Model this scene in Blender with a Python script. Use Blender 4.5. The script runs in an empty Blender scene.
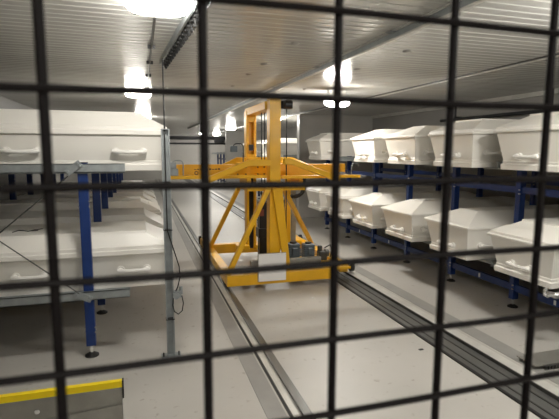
import bpy, bmesh, math, random
from mathutils import Vector, Matrix
random.seed(7)
C = bpy.context.scene.collection
PI = math.pi

# ---------------------------------------------------------------- materials
def mat(name, col, rough=.5, metal=0., var=.0, scale=6., bump=0., bscale=40., coat=0., stretch=None, spec=.5):
    m = bpy.data.materials.new(name); m.use_nodes = True
    nt = m.node_tree; b = nt.nodes['Principled BSDF']
    b.inputs['Base Color'].default_value = (*col, 1)
    b.inputs['Roughness'].default_value = rough
    b.inputs['Metallic'].default_value = metal
    b.inputs['Coat Weight'].default_value = coat
    b.inputs['Specular IOR Level'].default_value = spec
    tc = nt.nodes.new('ShaderNodeTexCoord'); mp = nt.nodes.new('ShaderNodeMapping')
    nt.links.new(tc.outputs['Object'], mp.inputs['Vector'])
    if stretch: mp.inputs['Scale'].default_value = stretch
    if var:
        n = nt.nodes.new('ShaderNodeTexNoise'); n.inputs['Scale'].default_value = scale; n.inputs['Detail'].default_value = 5
        r = nt.nodes.new('ShaderNodeValToRGB')
        r.color_ramp.elements[0].position = .3; r.color_ramp.elements[1].position = .7
        r.color_ramp.elements[0].color = (*[c*(1-var) for c in col], 1)
        r.color_ramp.elements[1].color = (*[min(1, c*(1+var)) for c in col], 1)
        nt.links.new(mp.outputs[0], n.inputs['Vector']); nt.links.new(n.outputs['Fac'], r.inputs['Fac'])
        nt.links.new(r.outputs['Color'], b.inputs['Base Color'])
        mr = nt.nodes.new('ShaderNodeMapRange'); mr.inputs[3].default_value = max(.02, rough-.08); mr.inputs[4].default_value = rough+.08
        nt.links.new(n.outputs['Fac'], mr.inputs[0]); nt.links.new(mr.outputs[0], b.inputs['Roughness'])
    if bump:
        n2 = nt.nodes.new('ShaderNodeTexNoise'); n2.inputs['Scale'].default_value = bscale; n2.inputs['Detail'].default_value = 3
        bp = nt.nodes.new('ShaderNodeBump'); bp.inputs['Strength'].default_value = bump; bp.inputs['Distance'].default_value = .01
        nt.links.new(mp.outputs[0], n2.inputs['Vector']); nt.links.new(n2.outputs['Fac'], bp.inputs['Height']); nt.links.new(bp.outputs[0], b.inputs['Normal'])
    return m
M = dict(
    coffin=mat('white_lacquer', (.80,.775,.72), .38, var=.02, scale=3),
    handle=mat('white_plastic', (.82,.80,.76), .3),
    blue=mat('blue_powder_coat', (.004,.028,.145), .4, var=.12, scale=8),
    yellow=mat('yellow_paint', (.80,.43,.010), .35, var=.08, scale=5),
    orange=mat('orange_yellow_paint', (.78,.39,.008), .38, var=.08, scale=5),
    tape=mat('yellow_tape', (1,.74,.0), .45),
    galv=mat('galvanised_steel', (.31,.335,.34), .45, .5, var=.15, scale=14),
    steel=mat('rail_steel', (.17,.17,.165), .38, .6, var=.2, scale=10, stretch=(1,.1,1)),
    darksteel=mat('dark_steel', (.07,.07,.065), .45, .4, var=.2, scale=10),
    light_rail=mat('light_rail_edge', (.60,.59,.55), .4, .25, var=.1, scale=8),
    black=mat('black_rubber', (.012,.012,.012), .5),
    blackm=mat('black_metal', (.02,.02,.022), .35, .3),
    wire=mat('dark_brown_coated_wire', (.0045,.003,.003), .6, spec=.15),
    motor=mat('grey_blue_motor_paint', (.10,.125,.14), .4, var=.15, scale=14),
    grey=mat('grey_steel_sheet', (.32,.31,.28), .4, .5, var=.15, scale=6),
    paper=mat('white_sign_board', (.86,.84,.82), .5),
    white=mat('white_box_plastic', (.7,.7,.68), .4),
    redd=mat('dull_red_paint', (.22,.05,.03), .5),
    silver=mat('bright_bolt', (.8,.8,.8), .25, 1.),
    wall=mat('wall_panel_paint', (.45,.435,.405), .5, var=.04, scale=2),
    wall_shade=mat('shade_darkened_wall_panel', (.30,.29,.27), .5, var=.04, scale=2),  # wall paint darkened to cut bounce light and deepen shade under the racks
    strip=mat('grey_floor_strip', (.30,.29,.27), .5, var=.1, scale=5),
)
# ceiling: glossy painted metal sheet
M['ceil'] = mat('ribbed_metal_ceiling', (.60,.595,.565), .20, .15, var=.05, scale=1.5, bump=.05, bscale=5, stretch=(.35,6,1))
# floor: light epoxy screed with fine dirt
fl = mat('grey_epoxy_floor', (.50,.48,.445), .42, var=.06, scale=1.6, bump=.04, bscale=60)
nt = fl.node_tree; b = nt.nodes['Principled BSDF']
src = b.inputs['Base Color'].links[0].from_socket
sp = nt.nodes.new('ShaderNodeTexNoise'); sp.inputs['Scale'].default_value = 16; sp.inputs['Detail'].default_value = 6
g = nt.nodes.new('ShaderNodeTexCoord'); nt.links.new(g.outputs['Object'], sp.inputs['Vector'])
sr = nt.nodes.new('ShaderNodeValToRGB'); sr.color_ramp.elements[0].position = .63; sr.color_ramp.elements[1].position = .72
sr.color_ramp.elements[0].color = (0,0,0,1); sr.color_ramp.elements[1].color = (.55,.55,.55,1)
nt.links.new(sp.outputs['Fac'], sr.inputs['Fac'])
mx = nt.nodes.new('ShaderNodeMix'); mx.data_type = 'RGBA'; mx.inputs[7].default_value = (.26,.22,.17,1)
nt.links.new(sr.outputs['Color'], mx.inputs[0]); nt.links.new(src, mx.inputs[6]); nt.links.new(mx.outputs[2], b.inputs['Base Color'])
M['floor'] = fl
def emit(name, col, s):
    m = bpy.data.materials.new(name); m.use_nodes = True
    b = m.node_tree.nodes['Principled BSDF']
    b.inputs['Base Color'].default_value = (.9,.9,.9,1)
    b.inputs['Emission Color'].default_value = (*col, 1); b.inputs['Emission Strength'].default_value = s
    return m
M['softlamp'] = emit('softer_lamp_diffuser', (1,.965,.895), 44)
M['lamp'] = emit('lamp_diffuser', (1,.965,.895), 84)

# ---------------------------------------------------------------- helpers
class MB:
    def __init__(s): s.bm = bmesh.new()
    def box(s, x0, x1, y0, y1, z0, z1, mtx=None):
        v = [s.bm.verts.new((x, y, z)) for z in (z0, z1) for y in (y0, y1) for x in (x0, x1)]
        for f in ((0,2,3,1),(4,5,7,6),(0,1,5,4),(2,6,7,3),(0,4,6,2),(1,3,7,5)): s.bm.faces.new([v[i] for i in f])
        if mtx: bmesh.ops.transform(s.bm, matrix=mtx, verts=v)
        return s
    def bar(s, a, b, w, h, up=(0,0,1)):
        a, b = Vector(a), Vector(b); d = (b-a).normalized(); u = Vector(up)
        sd = d.cross(u)
        if sd.length < 1e-4: sd = d.cross(Vector((0,1,0)))
        sd.normalize(); u = sd.cross(d)
        r = [[s.bm.verts.new(p + sd*i*w/2 + u*j*h/2) for i, j in ((-1,-1),(1,-1),(1,1),(-1,1))] for p in (a, b)]
        for k in range(4): s.bm.faces.new((r[0][k], r[0][(k+1)%4], r[1][(k+1)%4], r[1][k]))
        s.bm.faces.new(r[0][::-1]); s.bm.faces.new(r[1]); return s
    def tube(s, pts, r, n=10, cap=True):
        pts = [Vector(p) for p in pts]; rings = []; prev = None
        for i, p in enumerate(pts):
            t = (pts[min(i+1, len(pts)-1)] - pts[max(i-1, 0)]).normalized()
            ref = prev if prev is not None else (Vector((0,0,1)) if abs(t.z) < .9 else Vector((1,0,0)))
            a = (ref - t*ref.dot(t)).normalized(); prev = a; b = t.cross(a)
            rr = r[i] if isinstance(r, (list, tuple)) else r
            rings.append([s.bm.verts.new(p + (a*math.cos(2*PI*k/n) + b*math.sin(2*PI*k/n))*rr) for k in range(n)])
        for q in range(len(rings)-1):
            for k in range(n): s.bm.faces.new((rings[q][k], rings[q][(k+1)%n], rings[q+1][(k+1)%n], rings[q+1][k]))
        if cap: s.bm.faces.new(rings[0][::-1]); s.bm.faces.new(rings[-1])
        return s
    def loft(s, loops):
        rs = [[s.bm.verts.new(p) for p in l] for l in loops]; n = len(rs[0])
        for q in range(len(rs)-1):
            for k in range(n): s.bm.faces.new((rs[q][k], rs[q][(k+1)%n], rs[q+1][(k+1)%n], rs[q+1][k]))
        s.bm.faces.new(rs[0][::-1]); s.bm.faces.new(rs[-1]); return s
    def prism(s, poly, y0, y1):   # polygon in XZ extruded along Y
        return s.loft([[(x, y0, z) for x, z in poly], [(x, y1, z) for x, z in poly]])
    def build(s, name, m, parent=None, bevel=0, smooth=False, loc=None):
        bmesh.ops.recalc_face_normals(s.bm, faces=s.bm.faces)
        me = bpy.data.meshes.new(name); s.bm.to_mesh(me); s.bm.free()
        me.materials.append(m)
        if smooth:
            for p in me.polygons: p.use_smooth = True
        o = bpy.data.objects.new(name, me); C.objects.link(o)
        if parent: o.parent = parent
        if loc: o.location = loc
        if bevel:
            bv = o.modifiers.new('bevel', 'BEVEL'); bv.width = bevel; bv.segments = 2; bv.limit_method = 'ANGLE'
        if smooth:
            md = o.modifiers.new('edge', 'EDGE_SPLIT'); md.split_angle = math.radians(40)
        return o
def tag(o, label=None, cat=None, group=None, kind=None):
    if label: o['label'] = label
    if cat: o['category'] = cat
    if group: o['group'] = group
    if kind: o['kind'] = kind
    return o
def empty(name, loc, label, cat, group=None):
    o = bpy.data.objects.new(name, None); C.objects.link(o); o.location = loc; o.empty_display_size = .1
    return tag(o, label, cat, group)
def copy_tree(o, parent=None):
    c = o.copy(); C.objects.link(c); c.parent = parent
    for ch in list(o.children): copy_tree(ch, c)
    return c
def struct(mb, name, m, **k): return tag(mb.build(name, m, **k), kind='structure')

# ---------------------------------------------------------------- the room
ZC = 2.45
struct(MB().box(-2.3, 5.7, -2.7, 26.2, -.1, 0), 'floor', M['floor'])
# ceiling sheet: shallow ribs running across the hall
m = MB(); prof = []; y = -2.7; k = 0
while y < 26.2:
    prof += [(y, ZC), (y+.055, ZC), (y+.062, ZC+.004), (y+.093, ZC+.004), (y+.1, ZC)]; y += .1
loA = [m.bm.verts.new((-2.3, p, z)) for p, z in prof]; loB = [m.bm.verts.new((5.7, p, z)) for p, z in prof]
for i in range(len(prof)-1):
    if (Vector(prof[i+1])-Vector(prof[i])).length > 1e-5: m.bm.faces.new((loA[i], loA[i+1], loB[i+1], loB[i]))
m.box(-2.3, 5.7, -2.7, 26.2, ZC+.02, ZC+.1)
struct(m, 'ceiling', M['ceil'])
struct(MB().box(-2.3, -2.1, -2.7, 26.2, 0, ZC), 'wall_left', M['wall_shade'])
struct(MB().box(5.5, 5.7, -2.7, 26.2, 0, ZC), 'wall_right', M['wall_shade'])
struct(MB().box(-2.1, 5.5, 26.0, 26.2, 0, ZC), 'wall_back', M['wall'])
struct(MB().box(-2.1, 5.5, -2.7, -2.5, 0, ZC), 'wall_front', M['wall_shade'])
struct(MB().box(3.6, 5.5, 10.3, 10.5, 0, ZC), 'wall_partition', M['wall'], bevel=.01)
struct(MB().box(3.6, 5.5, 20.0, 20.2, 0, ZC), 'wall_far_partition', M['wall'], bevel=.01)
struct(MB().box(3.49, 3.52, -2.4, 26, ZC-.012, ZC-.001), 'trim_1', M['darksteel'])
struct(MB().box(3.525, 3.56, -2.4, 26, ZC-.02, ZC-.001), 'trim_2', M['light_rail'])
struct(MB().box(5.44, 5.5, -2.4, 10.3, ZC-.06, ZC-.001), 'trim_3', M['light_rail'])
tag(MB().box(3.585, 3.62, 10.27, 10.3, 0, ZC).build('corner_trim', M['wall']), kind='structure').name = 'trim_4'
# grey strips set flush in the floor beside the tracks
struct(MB().box(.68, .80, 1.0, 26, 0, .003), 'trim_5', M['strip'])
struct(MB().box(2.715, 2.87, 1.0, 26, 0, .003), 'trim_6', M['strip'])

# ---------------------------------------------------------------- tracks
t = empty('floor_track', (.87, 14, 0), 'narrow steel crane track along the floor left of the aisle centre', 'rail', 'crane tracks on the floor')
L = lambda mb, n, mt, **k: mb.build(n, mt, t, **k)
def sub(x0, x1, z0, z1, cx): return MB().box(x0-cx, x1-cx, -12.9, 11.9, z0, z1)
L(sub(.815, .832, 0, .006, .87), 'groove_strip', M['black'])
L(sub(.832, .885, 0, .012, .87), 'rail_edge', M['light_rail'])
L(sub(.885, .945, 0, .03, .87), 'rail', M['steel'], bevel=.004)
t = empty('floor_track', (2.45, 14, 0), 'wide channelled steel crane track along the floor on the right, beside the coffins', 'rail', 'crane tracks on the floor')
L(sub(2.262, 2.285, 0, .012, 2.45), 'groove_strip', M['black'])
L(sub(2.285, 2.52, 0, .008, 2.45), 'channel', M['steel'])
L(sub(2.34, 2.352, .008, .013, 2.45), 'channel_rib', M['darksteel'])
L(sub(2.44, 2.452, .008, .013, 2.45), 'channel_rib', M['darksteel'])
L(sub(2.526, 2.536, .0, .03, 2.45), 'channel_side', M['darksteel'])
L(sub(2.536, 2.63, .0, .03, 2.45), 'rail', M['light_rail'], bevel=.006)
L(sub(2.645, 2.655, 0, .008, 2.45), 'groove_strip', M['black'])

# ---------------------------------------------------------------- coffins
def coffin(kind):
    p = dict(stepped=dict(seam=.272, rim=.055, top=.455, ix=.215, iy=.09), ridged=dict(seam=.325, rim=.03, top=.475, ix=.29, iy=.22),
             moulded=dict(seam=.325, rim=.05, top=.49, ix=.24, iy=.16))[kind]
    root = empty('coffin', (0,0,0), 'coffin', 'coffin', 'coffins on the racks')
    hx, hy = 1.0, .31
    def rect(x, y, z): return [(-x,-y,z),(x,-y,z),(x,y,z),(-x,y,z)]
    s = p['seam']; fl = .05
    MB().loft([rect(hx-.02, hy-.02, .04), rect(hx+.035, hy+fl-.012, s-.002)]).build('body', M['coffin'], root, bevel=.004)
    mb = MB().loft([rect(hx, hy, 0), rect(hx+.004, hy+.004, .045), rect(hx-.01, hy-.008, .055), rect(hx-.008, hy-.006, .075), rect(hx-.018, hy-.016, .085)])
    mb.build('base_moulding', M['coffin'], root, bevel=.002)
    ox, oy = hx+.055, hy+fl+.012; r = s+p['rim']; T = p['top']
    if kind == 'ridged':
        loops = [rect(ox, oy, s), rect(ox, oy, r-.01), rect(ox-.012, oy-.012, r), rect(ox-p['ix'], oy-p['iy'], T-.008), rect(ox-p['ix']-.012, oy-p['iy']-.012, T)]
    elif kind == 'stepped':
        loops = [rect(ox-.012, oy-.012, s), rect(ox, oy, s+.008), rect(ox, oy, s+.04), rect(ox-.014, oy-.012, s+.046), rect(ox-.02, oy-.014, s+.07), rect(ox-.032, oy-.024, s+.076),
                 rect(ox-p['ix']+.02, oy-p['iy']+.01, T-.02), rect(ox-p['ix']+.015, oy-p['iy']+.005, T-.004), rect(ox-p['ix'], oy-p['iy'], T)]
    else:
        loops = [rect(ox-.01, oy-.01, s), rect(ox, oy, s+.006), rect(ox, oy, s+.022), rect(ox-.016, oy-.014, s+.028), rect(ox-.02, oy-.016, r),
                 rect(ox-.14, oy-.10, r+.06), rect(ox-.15, oy-.108, r+.058), rect(ox-p['ix'], oy-p['iy'], T-.016), rect(ox-p['ix'], oy-p['iy'], T)]
    MB().loft(loops).build('lid', M['coffin'], root, bevel=.002)
    def handle(x, y, z, along, out):
        mb = MB(); a = Vector(along); o = Vector(out); c = Vector((x, y, z))
        for sg in (-1, 1):
            q = c + a*sg*.10
            mb.tube([q - o*.02, q + o*.014], .030, 14); mb.tube([q, q + o*.035, q + o*.05], [.017,.022,.010], 10)
        mb.tube([c + a*t_ + o*(.032 + .012*math.cos(t_*12)) - Vector((0,0,.006*math.cos(t_*12))) for t_ in (-.125,-.10,-.05,0,.05,.10,.125)], [.012,.018,.015,.016,.015,.018,.012], 10)
        mb.build('handle', M['handle'], root, smooth=True)
    for sg in (-1, 1):
        for x in (-.75, 0, .75): handle(x, sg*(hy+.018), .152, (1,0,0), (0,sg,0))
        handle(sg*(hx+.006), 0, .12, (0,1,0), (sg,0,0))
    if kind != 'ridged':
        for sg in (-1, 1):
            for x in (-.82, .82):
                mb = MB()
                for r_ in range(4):
                    mb.box(-.003, .003, -.004, .004, 0, .014, Matrix.Translation((x, sg*(oy-.001), s+.028)) @ Matrix.Rotation(r_*PI/2, 4, 'Y'))
                mb.build('lid_screw', M['handle'], root)
    return root
proto = {k: coffin(k) for k in ('stepped', 'ridged', 'moulded')}
used = set()
ordn = ['nearest', 'second', 'third', 'fourth', 'fifth', 'sixth', 'seventh']
def place(kind, x, y, z, label, group, rz=0):
    o = proto[kind]
    if kind in used: o = copy_tree(o)
    used.add(kind)
    o.location = (x, y, z); o.rotation_euler = (0, 0, rz); o['label'] = label; o['group'] = group
    return o
ZU, ZL = 1.44, .50
ROWS = [3.7 + .99*i for i in range(9)]
for k in range(7):
    y = 3.75 + .36 + .99*k
    place('stepped', -.83, y, ZU, f"{'large white coffin with two side handles, on' if k == 0 else 'white coffin, ' + ordn[k] + ' from the front on'} the left upper shelf", 'coffins on the left upper shelf')
    c = place('stepped' if k != 2 else 'moulded', -.83, y, ZL, f"{'white coffin with black marker scribble on its lid, on' if k == 0 else 'white coffin, ' + ordn[k] + ' from the front on'} the left lower shelf", 'coffins on the left lower shelf')
    if k == 0:
        pts = [(.06,-.02),(.10,.03),(.16,.02),(.24,-.01),(.30,.035),(.34,.01),(.26,.0),(.38,.06)]
        MB().tube([(-.185+px*.6, -.09+py*1.6, .4585) for px, py in pts], .004, 6).build('marker_scribble', M['black'], c)
upper = [('moulded', 3.105, 'white coffin with moulded lid on the right upper shelf, nearest the camera'),
         ('moulded', 4.11, 'cream white coffin with shadow on its side, second from camera, right upper shelf'),
         ('ridged', 5.10, 'bright white coffin on the right upper shelf, third from the right frame edge'),
         ('ridged', 6.10, 'brightly lit white coffin on the right upper shelf, beside the empty bay'),
         ('moulded', 8.09, 'dim white coffin past the empty bay on the right upper shelf')]
for kd, y, lb in upper: place(kd, 4.13, y, ZU, lb, 'coffins on the right upper shelf')
lower = [('moulded', 3.105, 'large white coffin with moulded lid on the right lower shelf, closest to the camera'),
         ('ridged', 4.11, 'flat topped white coffin on the right lower shelf, second from the camera'),
         ('ridged', 5.10, 'white coffin with plain sloping lid on the right lower shelf, third from the camera'),
         ('ridged', 6.10, 'white coffin on the right lower shelf, fourth from the camera'),
         ('moulded', 7.09, 'white coffin on the right lower shelf under the empty upper bay'),
         ('moulded', 8.09, 'farthest white coffin on the right lower shelf, beside the partition wall')]
for kd, y, lb in lower: place(kd, 4.13, y, ZL, lb, 'coffins on the right lower shelf')
for k in range(4):
    for z, nm in ((ZU, 'upper'), (ZL, 'lower')):
        place('ridged', 4.13, 11.25 + k*.99, z, f"white coffin past the partition wall, {ordn[k]} on the {nm} shelf", 'coffins beyond the partition wall')

# ---------------------------------------------------------------- racks
def rack(label, rows, xf, xr, xe, xb, side, ybeams, brace_row=None, first_open=True):
    """xf front post, xr rear post, xe beam end at the aisle, xb beam end at the wall, side +1: aisle towards +X"""
    y0 = rows[0]
    root = empty('storage_rack', (xf, y0, 0), label, 'rack', 'coffin storage racks')
    P = lambda x, y: (x-xf, y-y0)
    for i, y in enumerate(rows):
        for x in (xf, xr):
            a, b = P(x, y)
            post = MB().box(a-.035, a+.035, b-.03, b+.03, .088, 1.505).build('post', M['blue'], root, bevel=.003)
            MB().box(a-.0352, a+.0352, b-.0305, b+.0305, 1.505, 1.509).build('post_cap', M['black'], post)
            MB().tube([(a, b, .012), (a, b, .10)], .013, 10).build('foot_spindle', M['silver'], post, smooth=True)
            MB().tube([(a, b, 0), (a, b, .010), (a, b, .022), (a, b, .03)], [.052,.052,.03,.016], 20).build('foot', M['black'], post, smooth=True)
            m = MB()
            for zz in (.24, .2, 1.22, 1.18): 
                for sg in (-1, 1): m.tube([(a+sg*.037, b-.012, zz), (a+sg*.037, b-.036, zz)], .006, 8)
            m.build('bolt', M['silver'], post)
        for zt in (1.50, .53):
            yb = P(0, y)[1] - .043
            a0, a1 = sorted((xe-xf, xb-xf))
            m = MB().box(a0, a1, yb-.012, yb-.004, zt-.066, zt)             # web
            m.box(a0, a1, yb-.012, yb+.01, zt-.006, zt).box(a0, a1, yb-.012, yb+.01, zt-.066, zt-.06)
            zs = (ZU if zt > 1 else ZL)
            m.box(a0, a1, yb-.004, yb+.18, zs-.012, zs-.001)      # ledge under the coffin behind
            if not (i == 0 and first_open): m.box(a0, a1, yb-.40, yb-.006, zs-.012, zs-.001)
            m.build('shelf_beam', M['galv'], root)
    if ybeams:
        L_ = rows[-1]-y0
        for x in (xf, xr):
            a = x - xf - side*.0
            for z0, z1 in ((.175, .245), (1.185, 1.25)):
                MB().box(a-.02, a+.02, -.5, L_+.1, z0, z1).build('long_beam', M['blue'], root)
        for q, y in enumerate(rows[:-1]):
            MB().box(-.024*1-.0, -.0205, y-y0+.47, y-y0+.495, .19, .235).build('beam_sticker', M['paper'], root)
    if brace_row is not None:
        b = P(0, brace_row)[1]-.06
        top, bot = (-.06, 1.44), (-.06, .53); rt, rb = (xr-xf+.06, 1.44), (xr-xf+.06, .53)
        MB().tube([(top[0], b-.005, top[1]), (rb[0], b-.005, rb[1])], .0045, 8).build('brace_rod', M['darksteel'], root)
        MB().tube([(bot[0], b-.016, bot[1]), (rt[0], b-.016, rt[1])], .0045, 8).build('brace_rod', M['darksteel'], root)
        for (cx, cz, an) in ((-.055, 1.468, -38), (-.035, .50, 25), (rb[0], .5, -38), (rt[0], 1.46, 25)):
            mt = Matrix.Translation((cx, b, cz)) @ Matrix.Rotation(math.radians(an), 4, 'Y')
            m = MB().box(-.065, .065, -.016, -.008, -.026, .026, mt)
            for qx, qz in ((-.045, .0), (.045, .012), (.045, -.012)):
                m.box(qx-.009, qx+.009, -.026, -.016, qz-.009, qz+.009, mt)
            m.build('brace_bracket', M['galv'], root, bevel=.003)
    return root
rack('left blue and galvanised steel rack with thin cross bracing, holding white coffins', ROWS[:8], -.415, -1.60, -.115, -1.85, 1, False, brace_row=3.7)
rr = rack('right blue steel rack with long blue beams, holding the row of white coffins', [2.70 + .995*i for i in range(7)], 3.65, 4.85, 3.30, 5.15, -1, True, first_open=False)
rack('distant blue rack beyond the partition wall, holding coffins', [10.82 + .99*i for i in range(5)], 3.75, 4.85, 3.35, 5.15, -1, True)
rack('small far blue rack behind the second partition wall', [20.9, 21.75, 22.6], 3.65, 4.85, 3.35, 5.15, -1, True)
m = MB()
for i in range(7):
    a = i*.9; m.tube([(.0+.05*math.cos(a), .03*i-.1, .02*math.sin(a*1.7)), (.05*math.cos(a+.8), .03*i-.06, .02*math.sin(a*1.7+1))], .011, 8)
m.box(-.03, .05, -.06, .06, -.02, .0)
m.build('beam_clamp', M['silver'], rr, loc=(-.54, .06, .475), smooth=True)

# ---------------------------------------------------------------- lamps
def lamp(x, y, lab, drop=0, glow='lamp'):
    o = empty('ceiling_lamp', (x, y, ZC-drop), lab, 'lamp', 'ceiling lamps')
    if drop:
        for sx in (-.14, .14): MB().tube([(sx,0,-.002),(sx,0,drop-.001)], .005, 8).build('hanger_rod', M['galv'], o)
    MB().box(-.2, .2, -.085, .085, -.03, -.002).build('housing', M['white'], o, bevel=.01)
    mb = MB()
    loops = []
    for z, s in ((-.03, 1), (-.06, .98), (-.085, .88), (-.1, .66), (-.105, .3)):
        l = []
        for k in range(24):
            a = 2*PI*k/24; cx = math.copysign(abs(math.cos(a))**.6, math.cos(a)); cy = math.copysign(abs(math.sin(a))**.6, math.sin(a))
            l.append((cx*(.18*s), cy*(.072*s), z))
        loops.append(l)
    mb.loft(loops).build('diffuser', M[glow], o, smooth=True)
lamp(.3, -1.35, 'lamp on the ceiling behind the mesh fence')
lamp(.12, 2.74, 'large bright lamp on the ceiling at the top left, near the hanging cable carriers', 0, 'softlamp')
lamp(.0, 7.0, 'lamp on the ceiling above the left rack, lower than the big bright one', 0, 'softlamp')
lamp(.1, 12.1, 'lamp on the ceiling far down the left rack')
lamp(2.62, 5.95, 'bright hanging lamp right of the crane mast, before the partition wall', .14)
lamp(2.62, 1.75, 'hanging lamp over the right track on the near side', .14)
lamp(3.35, 11.6, 'lamp on the ceiling just beyond the partition wall')
lamp(3.2, 16.8, 'lamp on the ceiling in front of the far partition wall')
lamp(3.0, 23.0, 'left of the two small distant lamps left of the crane mast')
lamp(3.7, 23.2, 'right of the two small distant lamps left of the crane mast')

# ceiling fittings
for k, (x, y) in enumerate([(1.207,3.58),(2.213,3.57),(2.198,4.49),(1.2,4.52),(1.19,5.15),(1.21,6.15),(2.216,6.13),(2.19,6.74),(1.217,6.8)]):
    row = 'left' if x < 1.7 else 'right'; n = [q for q in (0,3,4,5,8)].index(k) if row == 'left' else [1,2,6,7].index(k)
    o = MB().tube([(0,0,0), (0,0,-.006), (0,0,-.014), (0,0,-.016)], [.034,.034,.024,.006], 16).build('ceiling_plug', M['strip'], smooth=True, loc=(x, y, ZC-.0005))
    tag(o, f'round grey ceiling fixing, {ordn[n]} from the camera in the {row} row', 'ceiling fixing', 'round ceiling fixings')
o = empty('guide_rail', (1.757, 6, ZC), 'long white galvanised guide rail on the ceiling above the crane', 'rail')
MB().box(-.022, .022, -4.5, 12, -.012, -.001).build('flange', M['light_rail'], o)
MB().box(-.006, .006, -4.5, 12, -.055, -.012).build('web', M['galv'], o)
MB().box(-.016, .016, -4.5, 12, -.063, -.055).build('lower_flange', M['light_rail'], o)
for y in (-3, -1.55, 0, 3): MB().box(-.055, .055, y-.03, y+.03, -.02, -.0125).build('rail_clip', M['galv'], o)
o = empty('conduit', (.115, 5, ZC-.02), 'thin grey cable conduit on the ceiling below the big lamp', 'pipe')
MB().tube([(0,-1.9,0), (0,2.4,0)], .009, 10).build('pipe', M['darksteel'], o, smooth=True)
for y in (-1.0, -.3, .5, 1.6): MB().box(-.03, .03, y-.012, y+.012, -.012, .018).build('pipe_clip', M['blackm'], o)
# festoon line
o = empty('cable_carrier_rail', (.33, 3.4, ZC), 'ceiling rail with a row of black cable carriers at the top left', 'cable carrier rail')
o.location.x = .32; o.rotation_euler.z = math.radians(3.5); mt = None
MB().box(-.045, -.03, -2.2, 1.2, -.05, -.001, mt).box(.03, .045, -2.2, 1.2, -.05, -.001, mt).build('side_rail', M['galv'], o)
MB().box(-.012, .012, -2.2, 1.2, -.04, -.001, mt).build('middle_rail', M['light_rail'], o)
for k in range(16):
    y = 1.16 - k*.12 - (k > 6)*.0
    MB().tube([(0,y-.03,-.045), (.012,y-.02,-.085), (.012,y+.02,-.085), (0,y+.035,-.05)], .008, 8).box(-.022, .022, y-.014, y+.014, -.06, -.03, None).build('cable_carrier', M['black'], o)
# cable drop and galvanised post
o = empty('sensor_post', (.18, 3.52, 0), 'slim galvanised post standing on the floor at the end of the left coffins', 'post')
MB().box(-.03, -.022, -.025, .025, .008, 1.75).box(-.022, .03, .018, .025, .008, 1.75).box(.022, .03, -.025, .018, .008, 1.75).build('upright', M['galv'], o)
MB().box(-.0305, .0305, -.0255, .0255, 1.75, 1.756).build('post_cap', M['galv'], o)
MB().box(-.075, .075, -.04, .04, 0, .008).build('base_plate', M['galv'], o)
for x in (-.058, .058): MB().tube([(x,-.02,.006), (x,-.02,.04)], .006, 8).build('bolt', M['blackm'], o)
MB().tube([(-.004, .0, 1.74), (-.004, .0, 2.26)], .0055, 8).build('suspension_rod', M['blackm'], o)
for z in (1.36, 1.0, .62, .30): MB().box(-.033, .033, -.029, .029, z, z+.006).build('cable_tie', M['black'], o)
MB().box(.03, .085, -.05, .0, .48, .53).tube([(.045,-.03,.50),(.045,-.075,.50)], .024, 14).tube([(.085,-.025,.50),(.085,-.025,.56)], .013, 10).build('light_sensor', M['galv'], o, smooth=True)
MB().tube([(-.006,-.028,1.72), (-.006,-.028,1.2), (-.004,-.03,1.0), (.03,-.035,.88), (.075,-.035,.72), (.08,-.035,.64), (.06,-.035,.56), (.03,-.035,.50), (.02,-.035,.42),(.03,-.035,.37),(.06,-.035,.345),(.09,-.035,.37),(.10,-.035,.43),(.09,-.03,.49)], .0045, 8).build('cable', M['black'], o, smooth=True)

# pipes
o = empty('pipe_run', (5.36, 3, 2.16), 'dark pipe running high along the right wall above the coffins', 'pipe')
MB().tube([(0,-3,0), (0,4.4,0)], .028, 12).build('pipe', M['blackm'], o, smooth=True)
for y in (-2, 0, 2, 4): MB().box(-.02, .14, y-.015, y+.015, .02, .05).box(-.012, .012, y-.012, y+.012, .0, .29).build('pipe_bracket', M['blackm'], o)
o = empty('pipe_run', (1, 25.88, 2.28), 'thick dark pipe across the far back wall', 'pipe')
MB().tube([(-3,0,0), (4.4,0,0)], .09, 12).box(3.0, 3.5, -.2, .11, -.25, .1).build('pipe', M['blackm'], o, smooth=True)
o = empty('pipe_run', (1, 25.9, 1.98), 'thin dark pipe below the thick one on the far back wall', 'pipe')
MB().tube([(-3,0,0), (4.4,0,0)], .045, 12).box(-2.9, -2.8, -.02, .095, -.03, .03).box(3, 3.1, -.02, .095, -.03, .03).build('pipe', M['blackm'], o, smooth=True)

# ---------------------------------------------------------------- stacker crane
X0, Y0 = 1.68, 5.6
cr = empty('stacker_crane', (X0, Y0, 0), 'yellow rail mounted stacker crane in the aisle between the coffin racks', 'crane')
cr.location = (0, 0, 0)
Y = M['yellow']
def cb(mb, n, m_=None, **k): return mb.build(n, m_ or Y, cr, **k)
bev = dict(bevel=.006)
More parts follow.
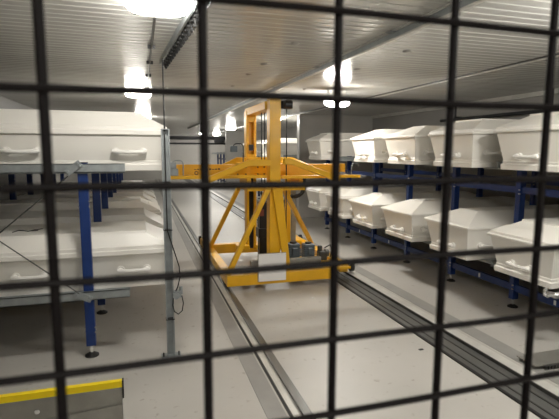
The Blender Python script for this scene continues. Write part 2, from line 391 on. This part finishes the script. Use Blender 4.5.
# base
cb(MB().box(.885, 2.16, 4.95, 5.03, .075, .20), 'base_beam', **bev)
cb(MB().box(.96, 2.40, 6.55, 6.66, .10, .235), 'base_beam', **bev)
cb(MB().box(.88, .985, 5.031, 7.35, .085, .19), 'end_carriage', **bev)
cb(MB().box(2.33, 2.44, 5.10, 7.35, .10, .21), 'end_carriage', **bev)
cb(MB().box(2.10, 2.43, 5.0, 5.10, .165, .195), 'buffer_plate', **bev)
cb(MB().box(1.0, 2.3, 5.035, 5.42, .17, .185), 'deck_plate', M['grey'])
cb(MB().box(1.18, 2.05, 5.035, 5.10, .20, .33), 'cable_tray', M['grey'], bevel=.004)
for x, y, zb in ((.915, 5.28, .031), (.915, 7.42, .031), (2.58, 5.3, .046), (2.58, 7.3, .046)):
    w = cb(MB().tube([(x-.022,y,zb+.065), (x-.02,y,zb+.065), (x+.02,y,zb+.065), (x+.022,y,zb+.065)], [.058,.065,.065,.058], 20), 'wheel', M['blackm'], smooth=True)
    MB().tube([(x-.05,y,zb+.065), (x+.03,y,zb+.065)], .018, 10).build('axle', M['silver'], w)
cb(MB().box(.86, .90, 7.36, 7.40, .09, .22).box(.885,.985,7.35,7.44,.11,.16), 'rail_scraper', M['blackm'])
cb(MB().box(2.43, 2.58, 5.26, 5.34, .1, .14).box(2.43,2.58,7.26,7.34,.1,.14), 'wheel_arm', M['blackm'])
# masts
cb(MB().box(1.412, 1.543, 5.06, 5.20, .20, 2.20), 'mast', **bev)
m = MB().box(1.38, 1.415, 6.13, 6.27, .235, 2.13).box(1.485, 1.52, 6.13, 6.27, .235, 2.13).box(1.415, 1.485, 6.22, 6.27, 1.42, 2.13)
m.box(1.415, 1.485, 6.13, 6.22, 1.98, 2.13).box(1.415, 1.485, 6.13, 6.22, 1.42, 1.55)
cb(m, 'mast', **bev)
cb(MB().box(1.415, 1.485, 6.19, 6.25, .235, 1.42), 'mast_slot', M['blackm'])
cb(MB().box(1.95, 2.02, 6.13, 6.2, .235, 1.5), 'secondary_mast', **bev)
cb(MB().box(2.04, 2.10, 6.14, 6.2, .235, 1.42), 'cable_duct', M['grey'])
cb(MB().box(1.39, 1.535, 5.201, 6.27, 2.07, 2.165), 'top_beam', **bev)
cb(MB().box(1.30, 1.405, 6.05, 6.29, .235, .30).box(1.50, 1.62, 6.05, 6.29, .235, .30).box(1.3,1.62,6.24,6.6,.16,.235), 'mast_foot', **bev)
cb(MB().prism([(1.43,1.18),(1.55,1.18),(1.66,.20),(1.585,.20)], 5.02, 5.055), 'mast_gusset', **bev)
hd = cb(MB().box(1.55, 1.70, 5.10, 5.24, 2.08, 2.17), 'mast_head', M['blackm'], bevel=.01)
MB().tube([(1.58,5.05,2.12), (1.66,5.05,2.12)], .05, 18).build('pulley', M['blackm'], hd, smooth=True)
# braces
for a, b_ in (((1.40,5.04,1.20),(.90,4.99,.20)), ((1.30,6.2,1.12),(.93,6.58,.20)), ((1.60,5.22,1.20),(2.45,6.35,.17))):
    cb(MB().bar(a, b_, .055, .062, up=(0,1,0)), 'brace', **bev)
# carriage
def gull(pts, y0, y1, h):
    up = [(x, z) for x, z in pts]; lo = [(x, z-h) for x, z in reversed(pts)]
    return MB().prism(up + lo, y0, y1)
cb(gull([(.70,1.315),(1.15,1.50),(1.40,1.50)], 4.965, 5.02, .07), 'support_arm', **bev)
cb(gull([(1.555,1.515),(1.66,1.51),(2.25,1.30)], 4.965, 5.02, .07), 'support_arm', **bev)
cb(gull([(1.0,1.40),(1.24,1.51),(1.378,1.51)], 6.07, 6.12, .09), 'support_arm', **bev)
cb(gull([(1.524,1.51),(2.02,1.51),(2.62,1.27)], 6.07, 6.12, .09), 'support_arm', **bev)
cb(MB().box(1.38,1.525,6.07,6.12,1.40,1.51), 'carriage_link', **bev)
ob = cb(MB().box(.34, 2.54, 5.46, 5.54, 1.285, 1.435), 'cross_beam', M['orange'], **bev)
m = MB()
for x in (1.50,1.60,1.75,1.83): m.tube([(x-.38,5.461,1.40),(x-.38,5.452,1.40)], .009, 10)
for x in (1.12,1.22,1.37,1.45,2.2,2.35,2.48): m.tube([(x,5.461,1.315),(x,5.452,1.315)], .009, 10)
for k in range(9): m.box(.60+k*.035, .625+k*.035, 5.4585, 5.461, 1.372, 1.381 + .004*(k % 3))
m.build('bolt_hole', M['blackm'], ob)
MB().tube([(.625,5.461,1.335),(.625,5.456,1.335)], .024, 18).build('emblem', M['blackm'], ob)
MB().tube([(.625,5.4565,1.335),(.625,5.4545,1.335)], .013, 18).build('emblem_centre', M['orange'], ob)
cb(MB().box(.27, 1.39, 5.10, 5.16, 1.285, 1.322).box(.50,.55,5.16,5.46,1.29,1.32), 'fork', **bev)
cb(MB().box(1.565, 2.58, 5.10, 5.16, 1.275, 1.31).box(2.4,2.45,5.16,5.46,1.27,1.31), 'fork', **bev)
cb(MB().box(1.15, 1.40, 5.07, 5.5, 1.14, 1.19).box(1.555, 1.85, 5.07, 5.5, 1.14, 1.19).box(1.15,1.2,5.1,5.5,1.19,1.285).box(1.80,1.85,5.16,5.5,1.19,1.285), 'carriage_floor', **bev)
cb(MB().box(1.22, 1.378, 5.54, 6.07, 1.36, 1.44).box(1.66, 1.74, 5.54, 6.07, 1.36, 1.44), 'carriage_side', **bev)
# chains, drive and electrics
for p in ((1.655,5.2),(1.50,5.62),(1.47,5.66)):
    cb(MB().tube([(*p,.3),(*p,2.1)], .007, 8), 'lift_chain', M['blackm'])
dv = cb(MB().box(1.42, 1.52, 5.56, 5.68, .18, .95).box(1.40,1.54,5.54,5.7,.5,.62), 'lift_drive', M['blackm'], bevel=.006)
MB().box(1.40, 1.47, 5.545, 5.558, .78, .86).build('drive_plate', M['redd'], dv)
MB().tube([(1.53,5.6,.72),(1.57,5.6,.72)], .05, 16).tube([(1.53,5.6,.44),(1.56,5.6,.44)], .035, 16).build('sprocket', M['darksteel'], dv, smooth=True)
cb(MB().box(1.80, 2.27, 5.25, 5.6, .186, .215), 'motor_platform', **bev)
def motor(x, y, z, w, h, ax):
    o = cb(MB().box(x-w/2, x+w/2, y-.06, y+.06, z, z+h), 'motor', M['motor'], bevel=.015)
    m = MB()
    for k in range(7): m.box(x-w/2-.006, x+w/2+.006, y-.066, y+.066, z+.02+k*(h-.05)/6, z+.027+k*(h-.05)/6)
    m.build('cooling_fin', M['motor'], o)
    MB().box(x-w*.22, x+w*.22, y-.09, y-.06, z+h*.4, z+h*.8).build('terminal_box', M['motor'], o, bevel=.006)
    MB().tube([(x,y,z+h-.002),(x,y,z+h+.018)], w*.3, 16).build('motor_cap', M['blackm'], o, smooth=True)
motor(1.80, 5.36, .2155, .15, .235, 0); motor(2.01, 5.38, .2155, .14, .215, 0)
o = cb(MB().box(2.14, 2.24, 5.3, 5.42, .215, .33).tube([(2.16,5.36,.33),(2.16,5.36,.40)], .03, 14).tube([(2.22,5.34,.3),(2.27,5.34,.3)], .05, 14), 'gearbox', M['darksteel'], bevel=.008)
cb(MB().tube([(2.2,5.3,.38),(2.27,5.28,.42),(2.29,5.27,.34),(2.26,5.26,.26)], .009, 8), 'motor_cable', M['black'], smooth=True)
cb(MB().box(1.245, 1.57, 4.925, 4.945, .115, .43), 'sign_board', M['paper'])
cb(MB().box(1.238, 1.577, 4.9455, 4.95, .108, .437), 'sign_frame', M['grey'])
for x in (1.31, 1.54): cb(MB().tube([(x,5.06,.33),(x,5.06,.36)], .02, 12), 'tray_knob', M['motor'])
# corrugated hose
pts = []
for k in range(41):
    u = k/40
    if u < .35: pts.append((2.17, 6.0, 1.42-.32*u/.35))
    else:
        a = (u-.35)/.65*PI*.62; pts.append((2.17-.13*(1-math.cos(a))*1.1, 6.0, 1.10-.13*math.sin(a)))
cb(MB().tube(pts, [.030 if k % 2 else .025 for k in range(41)], 12), 'hose', M['black'], smooth=True)
# sensors and bent rods
def arch(x0, x1, y, z0, z1, r=.0065):
    p = [(x0,y,z0),(x0,y,z1-.03),(x0+math.copysign(.01,x1-x0),y,z1-.008),(x0+math.copysign(.03,x1-x0),y,z1),(x1-math.copysign(.03,x1-x0),y,z1),(x1-math.copysign(.008,x1-x0),y,z1-.01),(x1,y,z1-.035)]
    return MB().tube(p, r, 8)
cb(arch(1.10, .99, 5.05, 1.40, 1.675), 'sensor_rod', M['blackm'], smooth=True)
cb(MB().box(.955, 1.03, 5.02, 5.08, 1.585, 1.65), 'sensor_box', M['motor'], bevel=.005)
cb(arch(.445, .33, 5.13, 1.325, 1.49), 'sensor_rod', M['galv'], smooth=True)
s_ = cb(MB().box(.29, .39, 5.11, 5.19, 1.325, 1.40), 'sensor_bracket', M['galv'], bevel=.004)
MB().tube([(.335,5.09,1.44),(.335,5.2,1.44)], .035, 14).tube([(.28,5.12,1.40),(.28,5.18,1.40)], .025, 12).box(.30,.37,5.12,5.18,1.4,1.47).build('sensor', M['galv'], s_, smooth=True)
cb(arch(2.47, 2.57, 5.13, 1.315, 1.45, .005), 'sensor_rod', M['galv'], smooth=True)
cb(MB().box(2.30, 2.38, 5.11, 5.15, 1.315, 1.345).box(2.60,2.66,5.11,5.15,1.28,1.30).box(2.575,2.61,5.11,5.15,1.27,1.31), 'sensor_bracket', M['silver'])
cb(MB().box(1.415, 1.47, 6.10, 6.129, 1.60, 1.68), 'switch_box', M['blackm'])

# ---------------------------------------------------------------- floor barrier, tray
o = empty('floor_guard', (-.8, 2.62, 0), 'low grey sheet metal guard with yellow tape along its top edge, bottom left', 'guard')
MB().box(-.9, .655, 0, .03, 0, .256).build('sheet', M['grey'], o, bevel=.003)
MB().box(-.9, .655, -.001, .031, .2562, .293).build('tape', M['tape'], o)
MB().box(.656, .664, -.004, .034, .19, .295).build('end_cap', M['black'], o)
MB().prism([(-.9,0),(.65,0),(.65,.157),(-.9,.05)], -.012, -.001).build('cover_plate', M['grey'], o)
for x in (.215, -.6): MB().tube([(x,-.001,.185),(x,-.01,.185),(x,-.012,.185)], [.014,.014,.006], 10).build('bolt', M['silver'], o)
o = empty('cable_tray', (3.1, 2.6, 0), 'flat grey metal cable tray on the floor beside the right track, bottom right', 'cable tray')
MB().box(-.37, .44, -.09, .09, .030, .036).box(-.37,.44,.06,.066,0,.030).build('cover', M['grey'], o)
m = MB().box(-.30, .44, -.112, -.104, .028, .034).box(-.30, .44, -.112, -.104, 0, .005)
for k in range(25): m.box(-.30+k*.03, -.294+k*.03, -.112, -.104, .005, .028)
m.box(-.30, .44, -.104, -.09, .028, .034)
m.build('slotted_side', M['darksteel'], o)
for k, (x, y) in enumerate(((1.76, 4.55), (2.13, 3.06))):
    tag(MB().box(-.018,.018,-.01,.01,0,.006).build('floor_scrap', M['paper'] if k == 0 else M['black'], loc=(x,y,0)), ('scrap of white paper' if k == 0 else 'small black crumb') + ' on the floor between the tracks', 'litter')

# ---------------------------------------------------------------- mesh fence
D, PX, PZ, XF, ZF = .16175, .04992, .0310, -.0285, 1.6*0 + 1.6 + .04992
m = MB()
rv, rh = .0017, .0014
yw = D
for c in range(-11, 15):
    x = XF + c*PX
    m.tube([(x, yw, .0), (x, yw, 2.2)], rv, 10)
r0 = int((2.2-ZF)/PZ)
z = ZF + r0*PZ
k = 0
while z > .02:
    ph = k*1.7
    m.tube([(XF-11*PX-.01 + i*.026, yw-rv-rh*.5 + .0, z + .0003*math.sin(i*.9+ph)) for i in range(50)], rh, 8)
    z -= PZ; k += 1
tag(m.build('wire_mesh_fence', M['wire'], smooth=True), 'dark welded wire mesh fence right in front of the camera', 'fence')

# ---------------------------------------------------------------- camera
cy, sy = math.cos(.293434), math.sin(.293434); cp, sp_ = math.cos(.12771), math.sin(.12771)
F = Vector((sy*cp, cy*cp, -sp_)); R = Vector((cy, -sy, 0)); U = R.cross(F)
c, s = math.cos(.0036545), math.sin(.0036545)
R2 = c*R + s*U; U2 = -s*R + c*U
cam = bpy.data.cameras.new('camera'); co = bpy.data.objects.new('camera', cam); C.objects.link(co)
mw = Matrix((R2, U2, -F)).transposed().to_4x4(); mw.translation = Vector((0, 0, 1.6)); co.matrix_world = mw
cam.sensor_width = 36; cam.lens = 457.9/559*36; cam.clip_start = .01; cam.clip_end = 100
cam.dof.use_dof = True; cam.dof.focus_distance = 5.0; cam.dof.aperture_fstop = 17
bpy.context.scene.camera = co
w = bpy.data.worlds.new('world'); bpy.context.scene.world = w; w.use_nodes = True
w.node_tree.nodes['Background'].inputs[0].default_value = (.05,.05,.05,1)
vs = bpy.context.scene.view_settings
vs.view_transform = 'Standard'; vs.look = 'None'; vs.gamma = 1; vs.use_curve_mapping = False; vs.exposure = 1.3
